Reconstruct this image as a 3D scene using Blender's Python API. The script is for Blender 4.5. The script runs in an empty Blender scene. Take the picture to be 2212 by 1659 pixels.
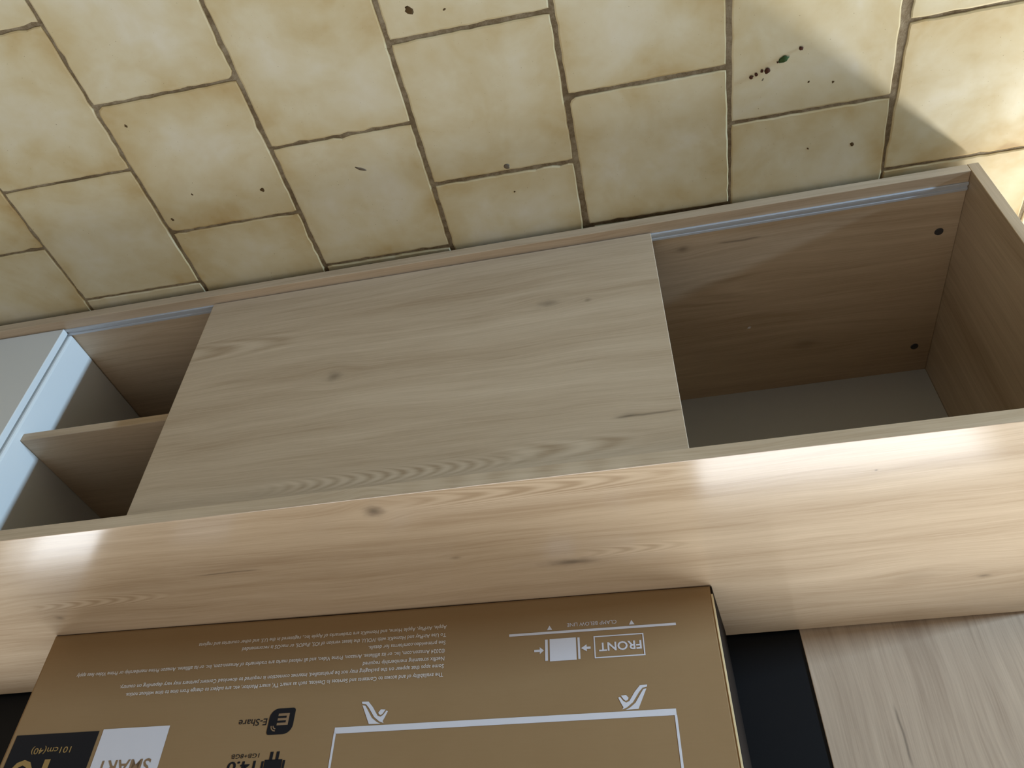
import bpy, bmesh, math, random
from mathutils import Vector, Matrix
random.seed(7)
S = bpy.context.scene
COL = S.collection

# ------------------------------------------------------------------ camera, light, exposure
cam = bpy.data.cameras.new('camera'); co = bpy.data.objects.new('camera', cam); COL.objects.link(co)
RIGHT = Vector((-0.97776287, 0.2092569, -0.01383222))
DOWN = Vector((0.13427005, 0.67532009, 0.72519951))
FWD = Vector((0.16109418, 0.7072159, -0.68839984))
m3 = Matrix((RIGHT, -DOWN, -FWD)).transposed()
co.matrix_world = Matrix.Translation((-0.43685, -0.71918, 1.02391)) @ m3.to_4x4()
cam.sensor_fit = 'HORIZONTAL'; cam.sensor_width = 36; cam.lens = 36 * 1711.352 / 2212
cam.clip_start = 0.01
S.camera = co

W = bpy.data.worlds.new('world'); S.world = W; W.use_nodes = True
W.node_tree.nodes['Background'].inputs[0].default_value = (1.0, 0.95, 0.87, 1)
W.node_tree.nodes['Background'].inputs[1].default_value = 0.13

def area(name, loc, direction, sx, sy, power, color):
    l = bpy.data.lights.new(name, 'AREA'); l.shape = 'RECTANGLE'; l.size = sx; l.size_y = sy
    l.energy = power; l.color = color
    o = bpy.data.objects.new(name, l); COL.objects.link(o); o.location = loc
    o.rotation_euler = Vector(direction).to_track_quat('-Z', 'Y').to_euler()
    return o
# window in the wall behind the cabinet (above the low wall panel)
area('window_daylight', (-0.04, 0.56, 1.625), (0, -1, 0), 1.98, 1.64, 57, (0.91, 0.96, 1.0))
# narrow glazed strip in the same wall, just past the end of the cabinet
area('side_window_daylight', (-1.47, 0.53, 0.56), (0.35, -1, 0), 0.11, 0.9, 21, (1.0, 0.985, 0.95))
# added overhead fill standing in for ceiling bounce, brightens upward faces
area('ceiling_bounce_fill', (-0.1, -0.5, 2.45), (0, 0.1, -1), 2.0, 2.0, 16.5, (1.0, 0.94, 0.85))
# low glazed door far off to the left, in front of the cabinet: cool sky light
area('door_daylight', (0.37 - 0.967 * 4.2, 0.05 - 0.256 * 4.2, 0.20), (0.967, 0.256, 0.0), 0.14, 0.38, 145, (0.51, 0.745, 1.0))

S.view_settings.view_transform = 'Standard'; S.view_settings.look = 'None'
S.view_settings.gamma = 1.0; S.view_settings.use_curve_mapping = False
S.view_settings.exposure = 0.0

# ------------------------------------------------------------------ node helpers
def srgb(r, g, b):
    f = lambda c: (c / 255 / 12.92) if c <= 10.3 else ((c / 255 + 0.055) / 1.055) ** 2.4
    return (f(r), f(g), f(b), 1)

class NT:
    def __init__(self, name):
        self.m = bpy.data.materials.new(name); self.m.use_nodes = True
        self.t = self.m.node_tree; self.n = self.t.nodes; self.l = self.t.links
        self.b = self.n['Principled BSDF']
    def put(self, sock, v):
        if isinstance(v, bpy.types.NodeSocket): self.l.new(v, sock)
        else: sock.default_value = v
    def math(self, op, a, b=None, c=None):
        n = self.n.new('ShaderNodeMath'); n.operation = op
        self.put(n.inputs[0], a)
        if b is not None: self.put(n.inputs[1], b)
        if c is not None: self.put(n.inputs[2], c)
        return n.outputs[0]
    def add(self, a, b): return self.math('ADD', a, b)
    def sub(self, a, b): return self.math('SUBTRACT', a, b)
    def mul(self, a, b): return self.math('MULTIPLY', a, b)
    def vec(self, x, y, z):
        n = self.n.new('ShaderNodeCombineXYZ')
        for s, v in zip(n.inputs, (x, y, z)): self.put(s, v)
        return n.outputs[0]
    def noise(self, v, scale=1.0, detail=3.0, rough=0.5, dist=0.0):
        n = self.n.new('ShaderNodeTexNoise'); self.put(n.inputs['Vector'], v)
        n.inputs['Scale'].default_value = scale; n.inputs['Detail'].default_value = detail
        n.inputs['Roughness'].default_value = rough; n.inputs['Distortion'].default_value = dist
        return n.outputs['Fac']
    def ramp(self, f, stops):
        n = self.n.new('ShaderNodeValToRGB'); self.put(n.inputs[0], f)
        e = n.color_ramp.elements
        while len(e) < len(stops): e.new(0.5)
        for el, (p, c) in zip(e, stops): el.position = p; el.color = c
        return n.outputs[0]
    def rng(self, f, a, b, c=0.0, d=1.0):
        n = self.n.new('ShaderNodeMapRange'); self.put(n.inputs[0], f)
        for i, v in enumerate((a, b, c, d)): n.inputs[i + 1].default_value = v
        n.clamp = True
        return n.outputs[0]
    def mix(self, f, a, b, mode='MIX'):
        n = self.n.new('ShaderNodeMix'); n.data_type = 'RGBA'; n.blend_type = mode
        self.put(n.inputs[0], f); self.put(n.inputs[6], a); self.put(n.inputs[7], b)
        return n.outputs[2]
    def coords(self):
        n = self.n.new('ShaderNodeTexCoord'); s = self.n.new('ShaderNodeSeparateXYZ')
        self.l.new(n.outputs['Object'], s.inputs[0])
        return s.outputs[0], s.outputs[1], s.outputs[2], n.outputs['Object']
    def bump(self, h, strength=0.2, dist=0.001):
        n = self.n.new('ShaderNodeBump'); n.inputs['Strength'].default_value = strength
        n.inputs['Distance'].default_value = dist; self.put(n.inputs['Height'], h)
        self.l.new(n.outputs[0], self.b.inputs['Normal'])
    def done(self, color, rough, spec=0.5):
        self.put(self.b.inputs['Base Color'], color); self.put(self.b.inputs['Roughness'], rough)
        self.b.inputs['Specular IOR Level'].default_value = spec
        return self.m

def plain(name, col, rough=0.5, spec=0.5, metal=0.0, fleck=0.04):
    t = NT(name); x, y, z, v = t.coords()
    n = t.noise(v, 60, 2)
    c = t.mix(t.mul(n, fleck * 4), col, tuple(c * 0.75 for c in col[:3]) + (1,))
    t.b.inputs['Metallic'].default_value = metal
    return t.done(c, rough, spec)

def wood(name, ua, va, light, dark, seed=0.0, knots=(), arcs=(), dashes=(), rough=0.42, spec=0.5, arc_gain=0.5):
    """Wood-print laminate. ua/va: axes (0,1,2) along and across the grain, in local metres.
    knots: (u, v, ru, rv, darkness); arcs: (u, v, half_u, half_v, b, a) chevron figure; dashes: (u0, u1, v)"""
    t = NT(name); X = t.coords()
    u, v = X[ua], X[va]
    w = X[({0, 1, 2} - {ua, va}).pop()]
    us = t.add(u, seed * 3.7)
    vw = t.add(t.add(v, w), t.mul(t.sub(t.noise(t.vec(t.mul(us, 2.2), t.mul(v, 5.0), seed), 1.0, 2), 0.5), 0.05))
    spot = 0.0
    for (ku, kv, ru, rv, dk) in knots:
        du = t.math('DIVIDE', t.sub(u, ku), ru * 3.2); dv = t.math('DIVIDE', t.sub(v, kv), rv * 3.2)
        d2 = t.add(t.mul(du, du), t.mul(dv, dv))
        e = t.math('EXPONENT', t.mul(d2, -1.0))
        vw = t.sub(vw, t.mul(t.mul(t.sub(v, kv), e), 0.75))
        nn = t.noise(t.vec(t.mul(u, 70), t.mul(v, 140), seed), 1.0, 2)
        s = t.mul(t.math('EXPONENT', t.mul(d2, t.add(-15.0, t.mul(nn, 14.0)))), dk)
        spot = t.add(spot, s)
    g1 = t.noise(t.vec(t.mul(us, 1.7), t.mul(vw, 26), t.add(t.mul(w, 9), seed)), 1.0, 4, 0.55)
    g2 = t.noise(t.vec(t.mul(us, 5.0), t.mul(vw, 130), t.add(t.mul(w, 30), seed + 5)), 1.0, 4, 0.6)
    g3 = t.noise(t.vec(t.mul(us, 14.0), t.mul(vw, 520), t.add(t.mul(w, 60), seed + 9)), 1.0, 2, 0.6)
    g0 = t.noise(t.vec(t.mul(us, 1.1), t.mul(vw, 8), seed + 2), 1.0, 2)
    f = t.add(t.add(t.mul(g1, 0.50), t.mul(g2, 0.42)), t.add(t.mul(g3, 0.30), t.mul(g0, 0.34)))   # mean .75
    f = t.rng(f, 0.57, 0.99)
    for (cu, cv, hu, hv, b, a) in arcs:
        du = t.sub(u, cu); dv = t.sub(v, cv)
        wob = t.mul(t.sub(t.noise(t.vec(t.mul(u, 9), t.mul(v, 30), seed + 3), 1.0, 3), 0.5), 3.5)
        ph = t.add(t.add(t.mul(du, b), t.mul(t.mul(dv, dv), a)), wob)
        c = t.math('SINE', ph)
        mu = t.math('DIVIDE', du, hu); mv = t.math('DIVIDE', dv, hv)
        mask = t.math('EXPONENT', t.mul(t.add(t.math('POWER', t.math('ABSOLUTE', mu), 4.0), t.math('POWER', t.math('ABSOLUTE', mv), 3.0)), -1.0))
        f = t.add(f, t.mul(t.mul(c, mask), arc_gain))
    for (u0, u1, dv0) in dashes:
        du = t.math('DIVIDE', t.sub(u, (u0 + u1) / 2), abs(u1 - u0) / 2)
        wob = t.mul(t.sub(t.noise(t.vec(t.mul(u, 25), seed, 1.0), 1.0, 2), 0.5), 0.006)
        dv = t.math('DIVIDE', t.sub(t.add(v, wob), dv0), 0.0016)
        s = t.math('EXPONENT', t.mul(t.add(t.math('POWER', t.math('ABSOLUTE', du), 6.0), t.mul(dv, dv)), -1.0))
        spot = t.add(spot, t.mul(s, 0.6))
    f = t.math('MAXIMUM', t.math('MINIMUM', f, 1.0), 0.0)
    mid = tuple((a_ + b_) / 2 for a_, b_ in zip(light, dark))
    col = t.ramp(f, [(0.0, light), (0.55, mid), (1.0, dark)])
    kc = tuple(c * 0.30 for c in dark[:3]) + (1,)
    col = t.mix(t.math('MINIMUM', spot, 1.0) if not isinstance(spot, float) else spot, col, kc)
    t.bump(g2, 0.06, 0.0006)
    return t.done(col, rough, spec)

# ------------------------------------------------------------------ mesh helpers
def tag(o, label=None, cat=None, group=None, kind=None):
    if label: o['label'] = label
    if cat: o['category'] = cat
    if group: o['group'] = group
    if kind: o['kind'] = kind
    return o
def empty(name, loc=(0, 0, 0), rz=0.0):
    o = bpy.data.objects.new(name, None); o.empty_display_size = 0.05
    o.location = loc; o.rotation_euler = (0, 0, rz); COL.objects.link(o); return o
def link(name, me, mat, parent=None, loc=(0, 0, 0)):
    if mat is not None and len(me.materials) == 0: me.materials.append(mat)
    o = bpy.data.objects.new(name, me); COL.objects.link(o); o.location = loc
    if parent: o.parent = parent
    return o
def from_bm(name, bm, mat, parent=None, smooth=False, loc=(0, 0, 0)):
    bmesh.ops.recalc_face_normals(bm, faces=bm.faces[:])
    me = bpy.data.meshes.new(name); bm.to_mesh(me); bm.free()
    if smooth:
        for p in me.polygons: p.use_smooth = True
    return link(name, me, mat, parent, loc)
def add_box(bm, x0, x1, y0, y1, z0, z1, bev=0.0, seg=2):
    c = [bm.verts.new(p) for p in ((x0, y0, z0), (x1, y0, z0), (x1, y1, z0), (x0, y1, z0), (x0, y0, z1), (x1, y0, z1), (x1, y1, z1), (x0, y1, z1))]
    fs = [bm.faces.new([c[i] for i in f]) for f in ((3, 2, 1, 0), (4, 5, 6, 7), (0, 1, 5, 4), (1, 2, 6, 5), (2, 3, 7, 6), (3, 0, 4, 7))]
    if bev:
        es = list({e for f in fs for e in f.edges})
        bmesh.ops.bevel(bm, geom=es, offset=bev, segments=seg, affect='EDGES', profile=0.5)
def box(name, b, mat, parent=None, bev=0.0008, seg=2):
    bm = bmesh.new(); add_box(bm, *b, bev, seg); return from_bm(name, bm, mat, parent)

# ------------------------------------------------------------------ materials
def tile_material():
    t = NT('tile_glaze'); X = t.coords(); v = X[3]
    oi = t.n.new('ShaderNodeObjectInfo'); rnd = oi.outputs['Random']
    off = t.mul(rnd, 37.0)
    tc = t.n.new('ShaderNodeTexCoord'); sp = t.n.new('ShaderNodeSeparateXYZ'); t.l.new(tc.outputs['Generated'], sp.inputs[0])
    ex = t.math('ABSOLUTE', t.sub(sp.outputs[0], 0.5)); ey = t.math('ABSOLUTE', t.sub(sp.outputs[1], 0.5))
    edge = t.rng(t.math('MAXIMUM', ex, ey), 0.25, 0.5)
    p = t.vec(t.add(X[0], off), t.add(X[1], t.mul(rnd, 11.0)), 0.0)
    cl = t.noise(p, 9, 4, 0.55, 0.6)
    cl2 = t.noise(p, 26, 3, 0.55, 0.3)
    st = t.noise(t.vec(t.mul(X[0], 0.7), t.add(X[1], off), 3.0), 16, 3, 0.6, 0.8)
    f = t.add(t.add(t.mul(cl, 0.75), t.mul(cl2, 0.3)), t.add(t.mul(edge, 0.19), t.mul(st, 0.35)))
    f = t.add(f, t.mul(t.sub(rnd, 0.5), 0.16))
    col = t.ramp(t.rng(f, 0.47, 1.13), [(0.0, srgb(217, 209, 187)), (0.32, srgb(210, 198, 165)), (0.6, srgb(201, 184, 143)), (0.85, srgb(190, 166, 118)), (1.0, srgb(172, 143, 94))])
    sp2 = t.noise(p, 420, 1)
    col = t.mix(t.rng(sp2, 0.76, 0.80), col, srgb(140, 120, 85))
    t.bump(cl2, 0.10, 0.004)
    return t.done(col, t.rng(cl, 0.3, 0.7, 0.42, 0.55), 0.35)
def grout_material():
    t = NT('grout'); X = t.coords()
    n = t.noise(X[3], 110, 5, 0.75); n2 = t.noise(X[3], 12, 3)
    col = t.ramp(t.add(t.mul(n, 0.6), t.mul(n2, 0.5)), [(0.28, srgb(78, 64, 44)), (0.50, srgb(122, 106, 82)), (0.72, srgb(165, 153, 130))])
    t.bump(n, 0.7, 0.004)
    return t.done(col, 0.95, 0.2)
def cardboard(name, a, b):
    t = NT(name); X = t.coords()
    n = t.noise(X[3], 7, 4); n2 = t.noise(t.vec(X[0], t.mul(X[1], 1), t.mul(X[2], 12)), 30, 3)
    return t.done(t.mix(t.add(t.mul(n, 0.7), t.mul(n2, 0.3)), a, b), 0.7, 0.15)

M = {}
M['tile'] = tile_material(); M['grout'] = grout_material()
WL, WD = srgb(210, 188, 160), srgb(172, 147, 118)
M['top'] = wood('top_board_wood', 0, 1, srgb(216, 195, 168), srgb(178, 154, 126), 1.3, rough=0.17, spec=1.0,
    knots=((-0.099, 0.026, 0.009, 0.008, 0.8), (-0.315, 0.185, 0.024, 0.0055, 0.75), (-0.169, 0.147, 0.006, 0.003, 0.4), (-0.76, 0.305, 0.03, 0.012, 0.12), (-0.843, 0.320, 0.007, 0.003, 0.6), (0.449, 0.2, 0.005, 0.004, 0.5), (-0.679, 0.056, 0.0015, 0.0012, 0.9)),
    arcs=((-0.30, 0.016, 0.15, 0.020, 110, -50000), (0.36, 0.166, 0.10, 0.014, 210, -60000), (-0.40, 0.168, 0.06, 0.012, 190, -60000)),
    dashes=((0.10, 0.185, 0.126),), arc_gain=0.36)
M['door'] = wood('sliding_door_wood', 0, 2, WL, WD, 4.1, rough=0.45,
    knots=((-0.321, 0.161, 0.013, 0.0055, 0.5), (-0.377, 0.1665, 0.004, 0.003, 0.45), (-0.0115, 0.2474, 0.009, 0.0065, 0.55), (-0.415, 0.389, 0.01, 0.003, 0.3)),
    arcs=((-0.12, 0.436, 0.15, 0.010, 290, -60000), (0.16, 0.155, 0.09, 0.02, 60, -15000), (-0.34, 0.428, 0.08, 0.014, 90, -20000)),
    dashes=((-0.477, -0.40, 0.391),), arc_gain=0.42)
M['inner'] = wood('inner_board_wood', 0, 1, WL, WD, 7.7, rough=0.45,
    knots=((-0.525, 0.057, 0.007, 0.004, 0.6), (-0.72, 0.30, 0.02, 0.008, 0.3)), dashes=((-0.64, -0.58, 0.057),),
    arcs=((-0.57, 0.15, 0.06, 0.04, 40, 9000),), arc_gain=0.25)
M['side'] = wood('side_panel_wood', 2, 1, WL, WD, 2.9, rough=0.45)
M['edge'] = wood('edge_band_wood', 0, 2, WL, WD, 6.3, rough=0.5)
M['panel'] = wood('wall_panel_wood', 2, 0, srgb(202, 180, 155), srgb(159, 137, 115), 9.2, rough=0.45,
    knots=((-0.823, 0.567, 0.01, 0.003, 0.2),), dashes=((0.599, 0.672, -0.7105),))
# the knots of the vertical panel are given along z
M['white'] = plain('white_lacquer', srgb(228, 229, 226), 0.35, 0.5, fleck=0.01)
M['backboard'] = plain('white_hardboard', srgb(205, 205, 200), 0.6, 0.3, fleck=0.02)
M['alu'] = plain('satin_aluminium', srgb(196, 200, 206), 0.45, 0.5, 0.25, fleck=0.02)
M['black'] = plain('matt_black_laminate', srgb(9, 14, 19), 0.5, 0.25, fleck=0.05)
M['black_plastic'] = plain('black_plastic', srgb(62, 60, 62), 0.5)
M['card'] = cardboard('printed_cardboard', srgb(152, 122, 84), srgb(165, 136, 99))
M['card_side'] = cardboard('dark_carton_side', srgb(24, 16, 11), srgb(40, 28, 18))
M['card_edge'] = cardboard('bare_cardboard_edge', srgb(224, 200, 152), srgb(238, 216, 172))
M['print_white'] = plain('white_print', srgb(226, 224, 228), 0.6, 0.3, fleck=0.02)
M['print_fine'] = plain('fine_white_print', srgb(232, 224, 214), 0.6, 0.3, fleck=0.02)
M['print_black'] = plain('black_print', srgb(24, 26, 32), 0.5, 0.3, fleck=0.05)
M['print_gold'] = plain('gold_print', srgb(170, 138, 84), 0.5, 0.3, fleck=0.05)
M['print_tan'] = plain('tan_print', srgb(150, 122, 92), 0.55, 0.3, fleck=0.05)
M['wall'] = plain('white_plaster', srgb(225, 220, 210), 0.9, 0.2, fleck=0.03)
M['frame'] = plain('white_window_frame', srgb(235, 235, 232), 0.4)
M['chip'] = plain('dark_glaze_chip', srgb(92, 72, 46), 0.9, 0.1, fleck=0.2)
M['smear'] = plain('grey_smear', srgb(120, 108, 92), 0.9, 0.1, fleck=0.2)
M['crumb_brown'] = plain('brown_crumb', srgb(78, 44, 26), 0.8, 0.2, fleck=0.2)
M['crumb_green'] = plain('green_crumb', srgb(62, 82, 44), 0.8, 0.2, fleck=0.2)
M['crumb_white'] = plain('white_crumb', srgb(235, 228, 228), 0.7, 0.3, fleck=0.02)

# ------------------------------------------------------------------ floor with its tiles
TH = -0.0114                      # tile grid against the cabinet front
floor = box('floor', (-2.3, 1.9, -1.7, 1.3, -0.06, -0.0026), M['grout'], None, 0.0)
tag(floor, kind='structure'); floor.rotation_euler[2] = TH
LINES = [0.6895, 0.4745, 0.2592, 0.0436, -0.1700, -0.3852, -0.6021, -0.8189, -1.0345]     # measured joints between columns
GAPS = [0.0040, 0.0040, 0.0052, 0.0062, 0.0068, 0.0086, 0.0066, 0.0060, 0.0055]
while LINES[0] < 1.7: LINES.insert(0, LINES[0] + 0.2155); GAPS.insert(0, 0.005)
while LINES[-1] > -2.2: LINES.append(LINES[-1] - 0.2155); GAPS.append(0.005)
PHASE = {0.4745: (-0.1173, 0.004), 0.2592: (-0.2217, 0.0042), 0.0436: (-0.1056, 0.0046), -0.17: (-0.2142, 0.0046), -0.3852: (-0.1122, 0.0062), -0.6021: (-0.2110, 0.0066),
         -0.8189: (-0.1281, 0.0050), -1.0345: (-0.2272, 0.0048)}     # keyed by the column's low-x joint
FLARE = {-0.8189: (0.013, 0.0028), -0.6021: (0.0080, 0.0036), -0.3852: (0.0068, 0.0095)}  # joint width at y=-.25 and y=0
PITCH = 0.2147
def gap_at(i, y):
    L = LINES[i]
    if L in FLARE:
        a, b = FLARE[L]; k = min(1.3, max(0.0, (y + 0.25) / 0.25)); return a + (b - a) * k
    return GAPS[i]
def tile_mesh(x0, x1, y0, y1, i_hi, i_lo, jg, rng):
    """outline with chipped, slightly wandering edges; two rings: worn arris and the foot in the grout"""
    cx, cy = (x0 + x1) / 2, (y0 + y1) / 2
    n = 18 if y0 < 0.05 and -1.2 < x0 < 0.75 else 4; out = []
    w = lambda k: 0.0 if k in (0, n) else rng.gauss(0, 0.00042) - (0.0020 if rng.random() < 0.035 else 0)
    crn = [0.0032 if rng.random() < 0.12 else 0.0007 for _ in range(4)]
    def side(pa, pb, nx, ny, gfun):
        for k in range(n):
            s = k / n; px, py = pa[0] + (pb[0] - pa[0]) * s, pa[1] + (pb[1] - pa[1]) * s
            g = gfun(px, py) / 2 - w(k)
            out.append((px - nx * g, py - ny * g))
    side((x0, y0), (x1, y0), 0, -1, lambda a, b: jg)
    side((x1, y0), (x1, y1), 1, 0, lambda a, b: gap_at(i_hi, b))
    side((x1, y1), (x0, y1), 0, 1, lambda a, b: jg)
    side((x0, y1), (x0, y0), -1, 0, lambda a, b: gap_at(i_lo, b))
    # corners: inset both ways
    for q, (sx, sy, gi) in enumerate(((1, 1, i_lo), (-1, 1, i_hi), (-1, -1, i_hi), (1, -1, i_lo))):
        px, py = ((x0, y0), (x1, y0), (x1, y1), (x0, y1))[q]
        out[q * n] = (px + sx * (gap_at(gi, py) / 2 + crn[q]), py + sy * (jg / 2 + crn[q]))
    bm = bmesh.new()
    def ring(shrink, z):
        r = []
        for (px, py) in out:
            dx, dy = px - cx, py - cy; d = math.hypot(dx, dy)
            r.append(bm.verts.new((dx - dx / d * shrink, dy - dy / d * shrink, z)))
        return r
    ra, rb, rc = ring(-0.0004, -0.005), ring(0.0, -0.0010), ring(0.0022, 0.0)
    N = len(out)
    for r1, r2 in ((ra, rb), (rb, rc)):
        for k in range(N): bm.faces.new((r1[k], r1[(k + 1) % N], r2[(k + 1) % N], r2[k]))
    bm.faces.new(rc)
    return bm, (cx, cy)
rngt = random.Random(11)
TILES = []
for i in range(len(LINES) - 1):
    xh, xl = LINES[i], LINES[i + 1]
    ph, jg = PHASE.get(xl, (rngt.choice((-0.11, -0.218)) + rngt.uniform(-0.006, 0.006), 0.005))
    j0 = int(math.floor((-1.55 - ph) / PITCH))
    for j in range(j0, j0 + 13):
        y0, y1 = ph + j * PITCH, ph + (j + 1) * PITCH
        if y0 < -1.6 or y1 > 1.1: continue
        bm, (cx, cy) = tile_mesh(xl, xh, y0, y1, i, i + 1, jg, rngt)
        o = from_bm('tile', bm, M['tile'], floor, loc=(cx, cy, rngt.uniform(-0.0004, 0.0004)))
        o.rotation_euler = (rngt.gauss(0, 0.0012), rngt.gauss(0, 0.0012), 0)
        TILES.append((o, xl, xh, y0, y1))
def blob(name, pos, sx, sy, sz, rz, mat, parent=None, seed=0, sub=2):
    r = random.Random(seed); bm = bmesh.new(); bmesh.ops.create_icosphere(bm, subdivisions=sub, radius=1.0)
    for v in bm.verts:
        k = 1 + r.uniform(-0.28, 0.28); v.co = Vector((v.co.x * sx * k, v.co.y * sy * k, v.co.z * sz))
    bmesh.ops.rotate(bm, verts=bm.verts[:], matrix=Matrix.Rotation(rz, 3, 'Z'))
    return from_bm(name, bm, mat, parent, True, pos)
# chips in the glaze: parts of the tile they sit in (measured in cabinet axes)
ct, st_ = math.cos(-TH), math.sin(-TH)
CH = [(-0.2128, -0.3596, .0042, .0058, 'chip'), (-0.257, -0.3515, .0022, .0014, 'chip'), (-0.7724, -0.0547, .0026, .0036, 'chip'), (-0.0755, -0.158, .0075, .0022, 'smear'),
      (-0.2887, -0.0749, .0014, .0014, 'chip'), (0.2256, -0.2894, .0020, .0024, 'chip'), (0.0813, -0.1539, .0032, .0036, 'chip'), (0.1894, -0.1678, .0014, .0022, 'chip'),
      (0.2416, -0.1326, .0020, .0028, 'chip'), (-0.7074, -0.1618, .0016, .0014, 'chip'), (-0.7392, -0.1552, .0018, .0016, 'chip'), (-0.6478, -0.1774, .0010, .0022, 'smear'),
      (-0.7116, -0.0606, .0010, .0020, 'chip'), (-0.2862, -0.1184, .0042, .0040, 'smear')]
for q, (x, y, sx, sy, mt) in enumerate(CH):
    fx, fy = x * ct - y * st_, x * st_ + y * ct
    for (o, xl, xh, y0, y1) in TILES:
        if xl < fx < xh and y0 < fy < y1:
            blob('glaze_chip', (fx - o.location.x, fy - o.location.y, 0.0), sx, sy, 0.0003, 0.5 if mt == 'chip' else -0.5, M[mt], o, q)
# crumbs lying on the tiles
for q, (x, y, s, mt, lab) in enumerate((
        (-0.6529, -0.1890, .0046, 'crumb_brown', 'reddish brown crumb, largest of the brown ones on the tile'),
        (-0.6461, -0.1899, .0026, 'crumb_brown', 'small brown crumb touching the largest brown crumb'),
        (-0.6387, -0.1868, .0030, 'crumb_brown', 'brown crumb between the pair and the end of the trail'),
        (-0.6325, -0.1844, .0034, 'crumb_brown', 'brown crumb at the joint end of the crumb trail'),
        (-0.6739, -0.2007, .0050, 'crumb_green', 'dark green leafy crumb in the middle of the crumb trail'),
        (-0.6660, -0.1978, .0016, 'crumb_brown', 'tiny brown crumb beside the green crumb'),
        (-0.6950, -0.2105, .0036, 'crumb_brown', 'dark brown crumb at the far end of the trail past the green one'))):
    o = blob('crumb', (x, y, s * 0.30 + 0.0002), s * (0.75 if mt == 'crumb_brown' else 1.25), s * 0.8, s * 0.38, 0.5, M[mt], None, q + 40)
    tag(o, lab, 'crumb', 'crumbs scattered on the floor tile')
o = blob('crumb', (-0.6248, 0.2423, 0.0318 + .0011), .0034, .0024, .0012, 0.6, M['crumb_white'], None, 77)
tag(o, 'white plastic crumb lying on the bottom board of the open compartment', 'crumb')

# ------------------------------------------------------------------ the low cabinet
XR, XL = -0.944, 1.085            # outer faces (XR is on the photograph's right)
ZB0, ZB1, ZH0, ZH1 = 0.015, 0.0318, 0.4618, 0.4794
cab = empty('tv_cabinet')
tag(cab, 'long low wood-look cabinet with sliding doors standing on the beige tiles', 'cabinet')
box('bottom_board', (XR + 0.0156, XL - 0.016, 0.0, 0.4337, ZB0, ZB1), M['inner'], cab, 0.0009)
box('side_panel', (XR, XR + 0.0154, 0.0, 0.4339, ZB0, ZH0 - 0.0002), M['side'], cab, 0.0009)
box('side_panel', (XL - 0.0154, XL, 0.0, 0.4339, ZB0, ZH0 - 0.0002), M['side'], cab, 0.0009)
box('top_board', (XR - 0.001, XL + 0.001, -0.0015, 0.4339, ZH0, ZH1), M['top'], cab, 0.0009, 3)
box('back_panel', (XR + 0.016, XL - 0.016, 0.4037, 0.4070, ZB1 + 0.0002, ZH0 - 0.0002), M['backboard'], cab, 0.0)
ZI0, ZI1 = ZB1 + 0.0002, ZH0 - 0.0002
box('divider', (0.5131, 0.5285, 0.0300, 0.4032, ZI0, ZI1), M['white'], cab, 0.0045, 3)
box('divider', (-0.118, -0.1026, 0.045, 0.4032, ZI0, ZI1), M['inner'], cab, 0.0009)
box('shelf', (-0.1022, 0.5127, 0.0445, 0.4030, 0.2434, 0.2575), M['inner'], cab, 0.0012)
def rail(z0, z1, up):
    bm = bmesh.new(); y0, y1 = 0.0175, 0.0312
    s = 1 if up else -1
    prof = [(y0, 0), (y0, 0.0020), (y0 + 0.0008, 0.0028), (y0 + 0.0040, 0.0028), (y0 + 0.0048, 0.0020), (y0 + 0.0052, 0.0006), (y1 - 0.0052, 0.0006), (y1 - 0.0048, 0.0018), (y1 - 0.0040, 0.0026), (y1 - 0.0008, 0.0026), (y1, 0.0018), (y1, 0)]
    zb = z0 if up else z1
    A = [bm.verts.new((XR + 0.0162, y, zb + s * h)) for y, h in prof]; B = [bm.verts.new((XL - 0.0162, y, zb + s * h)) for y, h in prof]
    n = len(prof)
    for k in range(n): bm.faces.new((A[k], A[(k + 1) % n], B[(k + 1) % n], B[k]))
    bm.faces.new(A); bm.faces.new(B[::-1])
    return from_bm('sliding_rail', bm, M['alu'], cab)
tag(rail(ZI0, 0.04, True), 'aluminium sliding rail on the bottom board')
tag(rail(0.45, ZI1, False), 'aluminium sliding rail under the top board')
d = box('sliding_door', (-0.4793, 0.2376, 0.0141, 0.0290, 0.0351, ZI1 - 0.0030), M['door'], cab, 0.0009)
d.location.y = 0.0; tag(d, 'wood-look sliding door panel')
d = box('sliding_door', (0.5165, 1.066, 0.0141, 0.0260, 0.0351, ZI1 - 0.0030), M['white'], cab, 0.0012)
tag(d, 'white sliding door panel')
def cap(x, y):
    bm = bmesh.new()
    bmesh.ops.create_cone(bm, cap_ends=True, segments=20, radius1=0.0064, radius2=0.0058, depth=0.0012)
    bmesh.ops.create_cone(bm, cap_ends=True, segments=6, radius1=0.0026, radius2=0.0026, depth=0.0021)
    bmesh.ops.translate(bm, verts=bm.verts[:], vec=(x, y, ZB1 + 0.0009))
    from_bm('screw_cap', bm, M['black_plastic'], cab)
cap(-0.9018, 0.1001); cap(-0.9014, 0.3427)
for fx in (-0.90, -0.11, 0.52, 1.04):
    for fy in (0.10, 0.343):
        bm = bmesh.new(); bmesh.ops.create_cone(bm, cap_ends=True, segments=20, radius1=0.013, radius2=0.016, depth=0.0146)
        bmesh.ops.translate(bm, verts=bm.verts[:], vec=(fx, fy, 0.0075)); from_bm('foot', bm, M['black_plastic'], cab)

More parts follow.
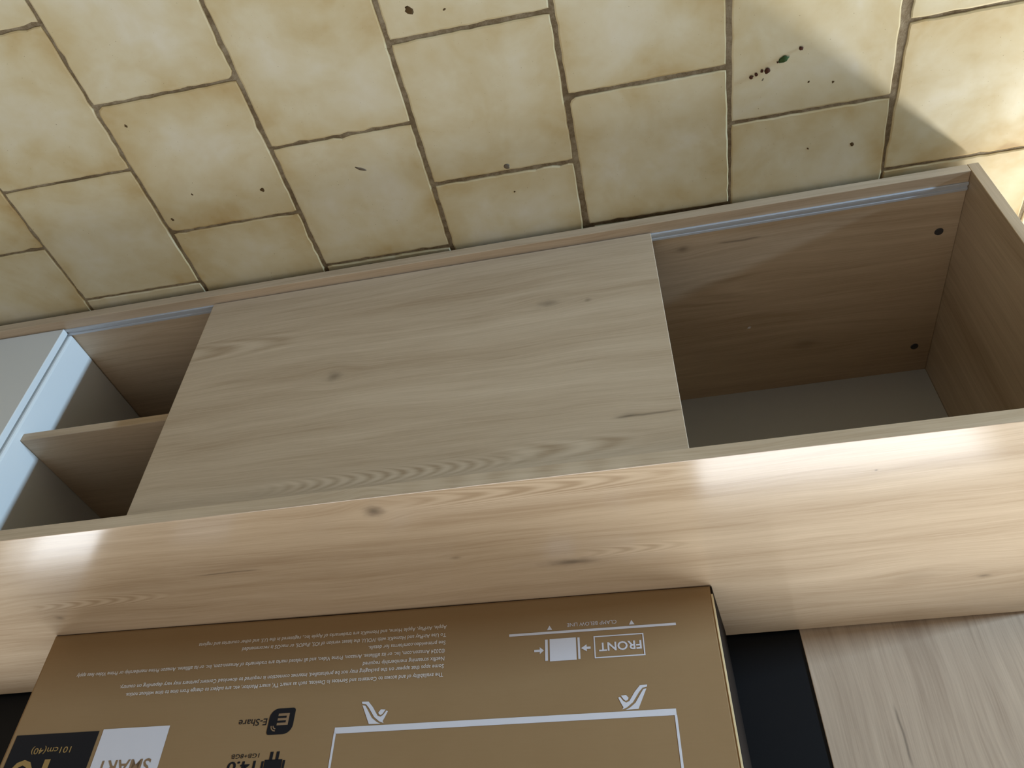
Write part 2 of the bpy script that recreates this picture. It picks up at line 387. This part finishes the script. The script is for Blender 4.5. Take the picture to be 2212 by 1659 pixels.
# ------------------------------------------------------------------ wall panel behind the cabinet
wp = empty('media_wall_panel', (0.0, 0.4365, 0.0))
tag(wp, 'low media wall panel of pale wood and matt black boards behind the cabinet', 'wall panel')
PT = 0.71
o = box('wood_board', (-1.10, -0.6135, 0.0, 0.018, 0.002, PT), M['panel'], wp, 0.0008)
o = box('wood_board', (0.86, 1.34, 0.0, 0.018, 0.002, PT), M['panel'], wp, 0.0008)
o = box('black_board', (-0.6133, 0.8598, 0.0022, 0.018, 0.002, PT), M['black'], wp, 0.0006); tag(o, 'matt black board')

# ------------------------------------------------------------------ wall behind with its window
bm = bmesh.new()
def wall(x0, x1, z0, z1): add_box(bm, x0, x1, 0.485, 0.60, z0, z1)
wall(-2.3, 2.0, 2.47, 2.65); wall(0.97, 2.0, -0.002, 2.47); wall(-1.05, 0.97, -0.002, 0.78)
wall(-1.40, -1.05, -0.002, 2.47); wall(-1.54, -1.40, -0.002, 0.09); wall(-1.54, -1.40, 1.03, 2.47); wall(-2.3, -1.54, -0.002, 2.47)
tag(from_bm('wall_back', bm, M['wall']), kind='structure')
def frame(name, x0, x1, z0, z1, t):
    bm = bmesh.new()
    for b in ((x0, x1, z0, z0 + t), (x0, x1, z1 - t, z1), (x0, x0 + t, z0 + t, z1 - t), (x1 - t, x1, z0 + t, z1 - t)): add_box(bm, b[0], b[1], 0.50, 0.55, b[2], b[3], 0.002)
    tag(from_bm(name, bm, M['frame']), kind='structure')
frame('window_1', -1.05, 0.97, 0.78, 2.47, 0.02); frame('window_2', -1.54, -1.40, 0.09, 1.03, 0.012)

# ------------------------------------------------------------------ television carton standing on the cabinet
BW, BH, BD = 0.9804, 0.61, 0.142
ang = math.atan2(0.2482 - 0.2773, 0.98)
cart = empty('television_carton', (-0.49, 0.2773, ZH1 + 0.0003), ang)
tag(cart, 'brown printed television carton standing upright on the cabinet top', 'box')
# local axes: x along the front face, y into the box, z up
bm = bmesh.new()
nx, nz = 24, 10
def fr(u, v):                      # front face, its foot a little wavy
    return (u, 0.0, v + (0.0012 * (1 - math.sin(u * 9.0)) * 0.5 * max(0, 1 - v * 12)))
grid = [[bm.verts.new(fr(0.004 + (BW - 0.008) * i / nx, 0.004 + (BH - 0.008) * j / nz)) for i in range(nx + 1)] for j in range(nz + 1)]
for j in range(nz):
    for i in range(nx): bm.faces.new((grid[j][i], grid[j][i + 1], grid[j + 1][i + 1], grid[j + 1][i]))
edge_v = [grid[0][i] for i in range(nx + 1)] + [grid[j][nx] for j in range(1, nz + 1)] + [grid[nz][i] for i in range(nx - 1, -1, -1)] + [grid[j][0] for j in range(nz - 1, 0, -1)]
def ringoff(y, e):
    r = []
    for v in edge_v:
        x, z = v.co.x, v.co.z
        if x < 0.006: x = 0.004 - e
        elif x > BW - 0.006: x = BW - 0.004 + e
        if z > BH - 0.006: z = BH - 0.004 + e
        elif z < 0.0058: z = z - e
        r.append(bm.verts.new((x, y, z)))
    return r
rings = [edge_v, ringoff(0.0008, 0.0026), ringoff(0.004, 0.0039), ringoff(BD - 0.003, 0.0039), ringoff(BD, 0.001)]
N = len(edge_v)
for a, b in zip(rings, rings[1:]):
    for k in range(N): bm.faces.new((a[k], a[(k + 1) % N], b[(k + 1) % N], b[k]))
bm.faces.new(rings[-1])
from_bm('carton_body', bm, M['card'], cart)
# bowed dark side wall on the photograph's right, with the bare edge of the front sheet
bm = bmesh.new(); rows = []
for j in range(13):
    v = 0.002 + (BH - 0.004) * j / 12; row = []
    for k in range(7):
        s = k / 6; bow = 0.0204 + 0.012 * v
        x = -0.0012 - bow * s
        row.append(((x, 0.0012 + (BD - 0.002) * s, v)))
    rows.append(row)
V = [[bm.verts.new(p) for p in r] for r in rows]; V2 = [[bm.verts.new((p[0] + 0.0028, p[1], p[2])) for p in r] for r in rows]
for j in range(12):
    for k in range(6):
        bm.faces.new((V[j][k], V[j][k + 1], V[j + 1][k + 1], V[j + 1][k])); bm.faces.new((V2[j][k], V2[j + 1][k], V2[j + 1][k + 1], V2[j][k + 1]))
for k in range(6):
    bm.faces.new((V[0][k], V2[0][k], V2[0][k + 1], V[0][k + 1])); bm.faces.new((V[12][k], V[12][k + 1], V2[12][k + 1], V2[12][k]))
for j in range(12):
    bm.faces.new((V[j][0], V[j + 1][0], V2[j + 1][0], V2[j][0])); bm.faces.new((V[j][6], V2[j][6], V2[j + 1][6], V[j + 1][6]))
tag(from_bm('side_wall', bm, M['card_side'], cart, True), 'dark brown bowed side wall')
o = box('bare_edge', (-0.0012, 0.0014, -0.0006, 0.0008, 0.014, BH - 0.004), M['card_edge'], cart, 0.0003); tag(o, 'pale bare cardboard edge')

# printing: flat ink on the front face (u right, v up in the carton's own frame)
EPS = 0.0004
def poly(bm, pts, e=EPS):
    f = bm.faces.new([bm.verts.new((p[0], -e, p[1])) for p in pts])
    return f
def rect(bm, u0, u1, v0, v1, e=EPS): poly(bm, ((u0, v0), (u1, v0), (u1, v1), (u0, v1)), e)
def print_part(name, bm, mat, label=None):
    for f in bm.faces:
        f.normal_update()
    me = bpy.data.meshes.new(name); bm.to_mesh(me); bm.free()
    o = link(name, me, mat, cart)
    if label: o['label'] = label
    return o
def text_bm(bm, body, u0, u1, v0, capH, e=EPS, bold=0.0):
    """add a line of lettering: left edge u0, right edge u1, baseline v0, capital height capH"""
    cu = bpy.data.curves.new('lettering', 'FONT'); cu.body = body; cu.size = 1.0; cu.offset = bold; cu.resolution_u = 3
    ob = bpy.data.objects.new('lettering', cu); COL.objects.link(ob)
    dg = bpy.context.evaluated_depsgraph_get(); dg.update()
    me = bpy.data.meshes.new_from_object(ob.evaluated_get(dg))
    bpy.data.objects.remove(ob); bpy.data.curves.remove(cu)
    xs = [v.co.x for v in me.vertices]; a, b = min(xs), max(xs)
    sx = (u1 - u0) / (b - a); sy = capH / 0.73
    vs = [bm.verts.new((u0 + (v.co.x - a) * sx, -e, v0 + v.co.y * sy)) for v in me.vertices]
    for p in me.polygons:
        try: bm.faces.new([vs[i] for i in p.vertices])
        except ValueError: pass
    bpy.data.meshes.remove(me)

bm = bmesh.new()
FP = [(0.0996, 0.825, 'The availability of and access to Contents and Services in Devices, such as smart TV, smart Monitor, etc. are subject to change from time to time without notice.'),
      (0.0880, 0.8383, 'Some apps that appear on the packaging may not be preinstalled, internet connection is required to download Content partners may vary depending on country.'),
      (0.0776, 0.4788, 'Netflix streaming membership required'),
      (0.0664, 0.9152, '\u00a92024 Amazon.com, Inc. or its affiliates. Amazon, Prime Video, and all related marks are trademarks of Amazon.com, Inc. or its affiliates. Amazon Prime membership or Prime Video fees apply'),
      (0.0548, 0.4742, 'See primevideo.com/terms for details.'),
      (0.0436, 0.6641, 'To Use AirPlay and HomeKit with iVOLU, the latest version of iOS, iPadOS, or macOS is recommended'),
      (0.0322, 0.734, 'Apple, AirPlay, Apple Home, and HomeKit are trademarks of Apple Inc., registered in the U.S. and other countries and regions')]
for v, u1, s in FP: text_bm(bm, s, 0.3640, u1, v - 0.0012, 0.0058, bold=0.014)
print_part('fine_print', bm, M['print_fine'], 'seven lines of small pale print')

bm = bmesh.new(); rect(bm, 0.0527, 0.2756, 0.0512, 0.0546)
poly(bm, ((0.1101, 0.0428), (0.1138, 0.0494), (0.1064, 0.0494))); poly(bm, ((0.2203, 0.0425), (0.2238, 0.0490), (0.2167, 0.0490)))
text_bm(bm, 'CLAMP BELOW LINE', 0.1300, 0.1964, 0.0412, 0.0055)
print_part('clamp_line', bm, M['print_white'], 'white clamp line with lettering')
bm = bmesh.new()
for b in ((0.0962, 0.1618, 0.0622, 0.0638), (0.0962, 0.1618, 0.0911, 0.0927), (0.0962, 0.0978, 0.0638, 0.0911), (0.1602, 0.1618, 0.0638, 0.0911)): rect(bm, *b)
text_bm(bm, 'FRONT', 0.1000, 0.1556, 0.0722, 0.0118, bold=0.02)
print_part('front_mark', bm, M['print_white'], 'white FRONT lettering in a frame')
bm = bmesh.new()
for b in ((0.1853, 0.2206, 0.0620, 0.0927), (0.2231, 0.2268, 0.0624, 0.0916), (0.1803, 0.1832, 0.0624, 0.0920)): rect(bm, *b)
poly(bm, ((0.1664, 0.0760), (0.1715, 0.0760), (0.1715, 0.0727), (0.1791, 0.0775), (0.1715, 0.0823), (0.1715, 0.0792), (0.1664, 0.0792)))
poly(bm, ((0.2414, 0.0756), (0.2414, 0.0787), (0.2340, 0.0787), (0.2340, 0.0819), (0.2284, 0.0771), (0.2340, 0.0723), (0.2340, 0.0756)))
print_part('clamp_symbol', bm, M['print_white'], 'white block between two arrows')
bm = bmesh.new()
rect(bm, 0.0665, 0.5040, 0.1626, 0.1705); rect(bm, 0.0660, 0.0690, 0.1705, 0.46); rect(bm, 0.5014, 0.5044, 0.1690, 0.46); rect(bm, 0.0660, 0.5044, 0.46, 0.463)
zq = lambda X, Y: (0.0982 + (1353 - X) * 0.0373 / 215.0, 0.1313 + (Y - 848) * 0.0296 / 182.0)
LEG = [[(1300, 848), (1353, 846), (1350, 862), (1318, 868), (1290, 900), (1240, 975), (1195, 1012), (1160, 1026), (1170, 1010), (1158, 985), (1138, 935), (1150, 928), (1172, 962), (1192, 975), (1215, 965), (1260, 895)],
       [(1345, 875), (1275, 1028), (1185, 1030), (1215, 1015), (1258, 980), (1305, 905), (1322, 880)],
       [(1158, 920), (1195, 917), (1212, 940), (1205, 955), (1190, 962), (1176, 950)]]
for P in LEG:
    Q = [zq(*p) for p in P]; poly(bm, Q); poly(bm, [(0.5702 - a, b) for a, b in Q][::-1])
print_part('television_outline', bm, M['print_white'], 'white outline of a television on two splayed feet')
# sharing icon and its word
bm = bmesh.new()
def rounded(u0, u1, v0, v1, rad, n=6):     # rad: bottom-left, bottom-right, top-right, top-left
    P = []
    for (cx_, cy_, r, a0) in ((u0, v0, rad[0], 180), (u1, v0, rad[1], 270), (u1, v1, rad[2], 0), (u0, v1, rad[3], 90)):
        ox = cx_ + (r if cx_ == u0 else -r); oy = cy_ + (r if cy_ == v0 else -r)
        for k in range(n + 1):
            a = math.radians(a0 + 90 * k / n); P.append((ox + r * math.cos(a), oy + r * math.sin(a)))
    return P
poly(bm, rounded(0.5632, 0.5985, 0.1332, 0.1672, (0.004, 0.012, 0.004, 0.012)))
print_part('share_icon', bm, M['print_black'], 'black leaf shaped icon')
bm = bmesh.new(); E2 = EPS + 0.0003
rect(bm, 0.5706, 0.5742, 0.1402, 0.1556, E2)
for v in (0.1402, 0.1463, 0.1524): rect(bm, 0.5742, 0.5862, v, v + 0.0032, E2)
for r in (0.0032, 0.0060):
    P = [(0.5868 + r * math.cos(math.radians(a)), 0.1560 + r * math.sin(math.radians(a))) for a in range(0, 100, 15)]
    Q = [(0.5868 + (r + 0.0014) * math.cos(math.radians(a)), 0.1560 + (r + 0.0014) * math.sin(math.radians(a))) for a in range(0, 100, 15)]
    poly(bm, P + Q[::-1], E2)
print_part('share_icon_letter', bm, M['print_tan'], 'pale letter E with two arcs')
for nm, tx, a_, b_, v_, h_, bd in (('share_lettering', 'E-Share', 0.6010, 0.6412, 0.1456, 0.0092, 0.004), ('memory_lettering', '1GB+8GB', 0.6012, 0.6398, 0.1899, 0.0056, 0.0),
                                   ('version_lettering', '14.0', 0.6040, 0.6425, 0.1993, 0.0125, 0.02)):
    bm = bmesh.new(); text_bm(bm, tx, a_, b_, v_, h_, bold=bd); print_part(nm, bm, M['print_black'], 'black lettering ' + tx)
bm = bmesh.new()
for b in ((0.5738, 0.5780, 0.1888, 0.1995), (0.5822, 0.5864, 0.1888, 0.1995), (0.5682, 0.5922, 0.1985, 0.214), (0.5640, 0.5674, 0.2000, 0.211), (0.5930, 0.5962, 0.2000, 0.211)): rect(bm, *b)
print_part('system_symbol', bm, M['print_black'], 'black symbol with two short legs')
# size panel and smart panel
bm = bmesh.new(); rect(bm, 0.8452, 0.9712, 0.1492, 0.275)
print_part('size_panel', bm, M['print_black'], 'black printed square')
bm = bmesh.new(); text_bm(bm, '101cm(40)', 0.8785, 0.9385, 0.1680, 0.0085, E2, bold=0.004); text_bm(bm, '40', 0.878, 0.962, 0.1835, 0.056, E2)
print_part('size_lettering', bm, M['print_gold'], 'gold size lettering')
bm = bmesh.new(); rect(bm, 0.7410, 0.8395, 0.1474, 0.250)
print_part('smart_panel', bm, M['print_white'], 'white printed square')
bm = bmesh.new(); text_bm(bm, 'SMART', 0.7530, 0.8300, 0.1895, 0.0185, E2, bold=0.012)
print_part('smart_lettering', bm, M['print_tan'], 'tan SMART lettering')
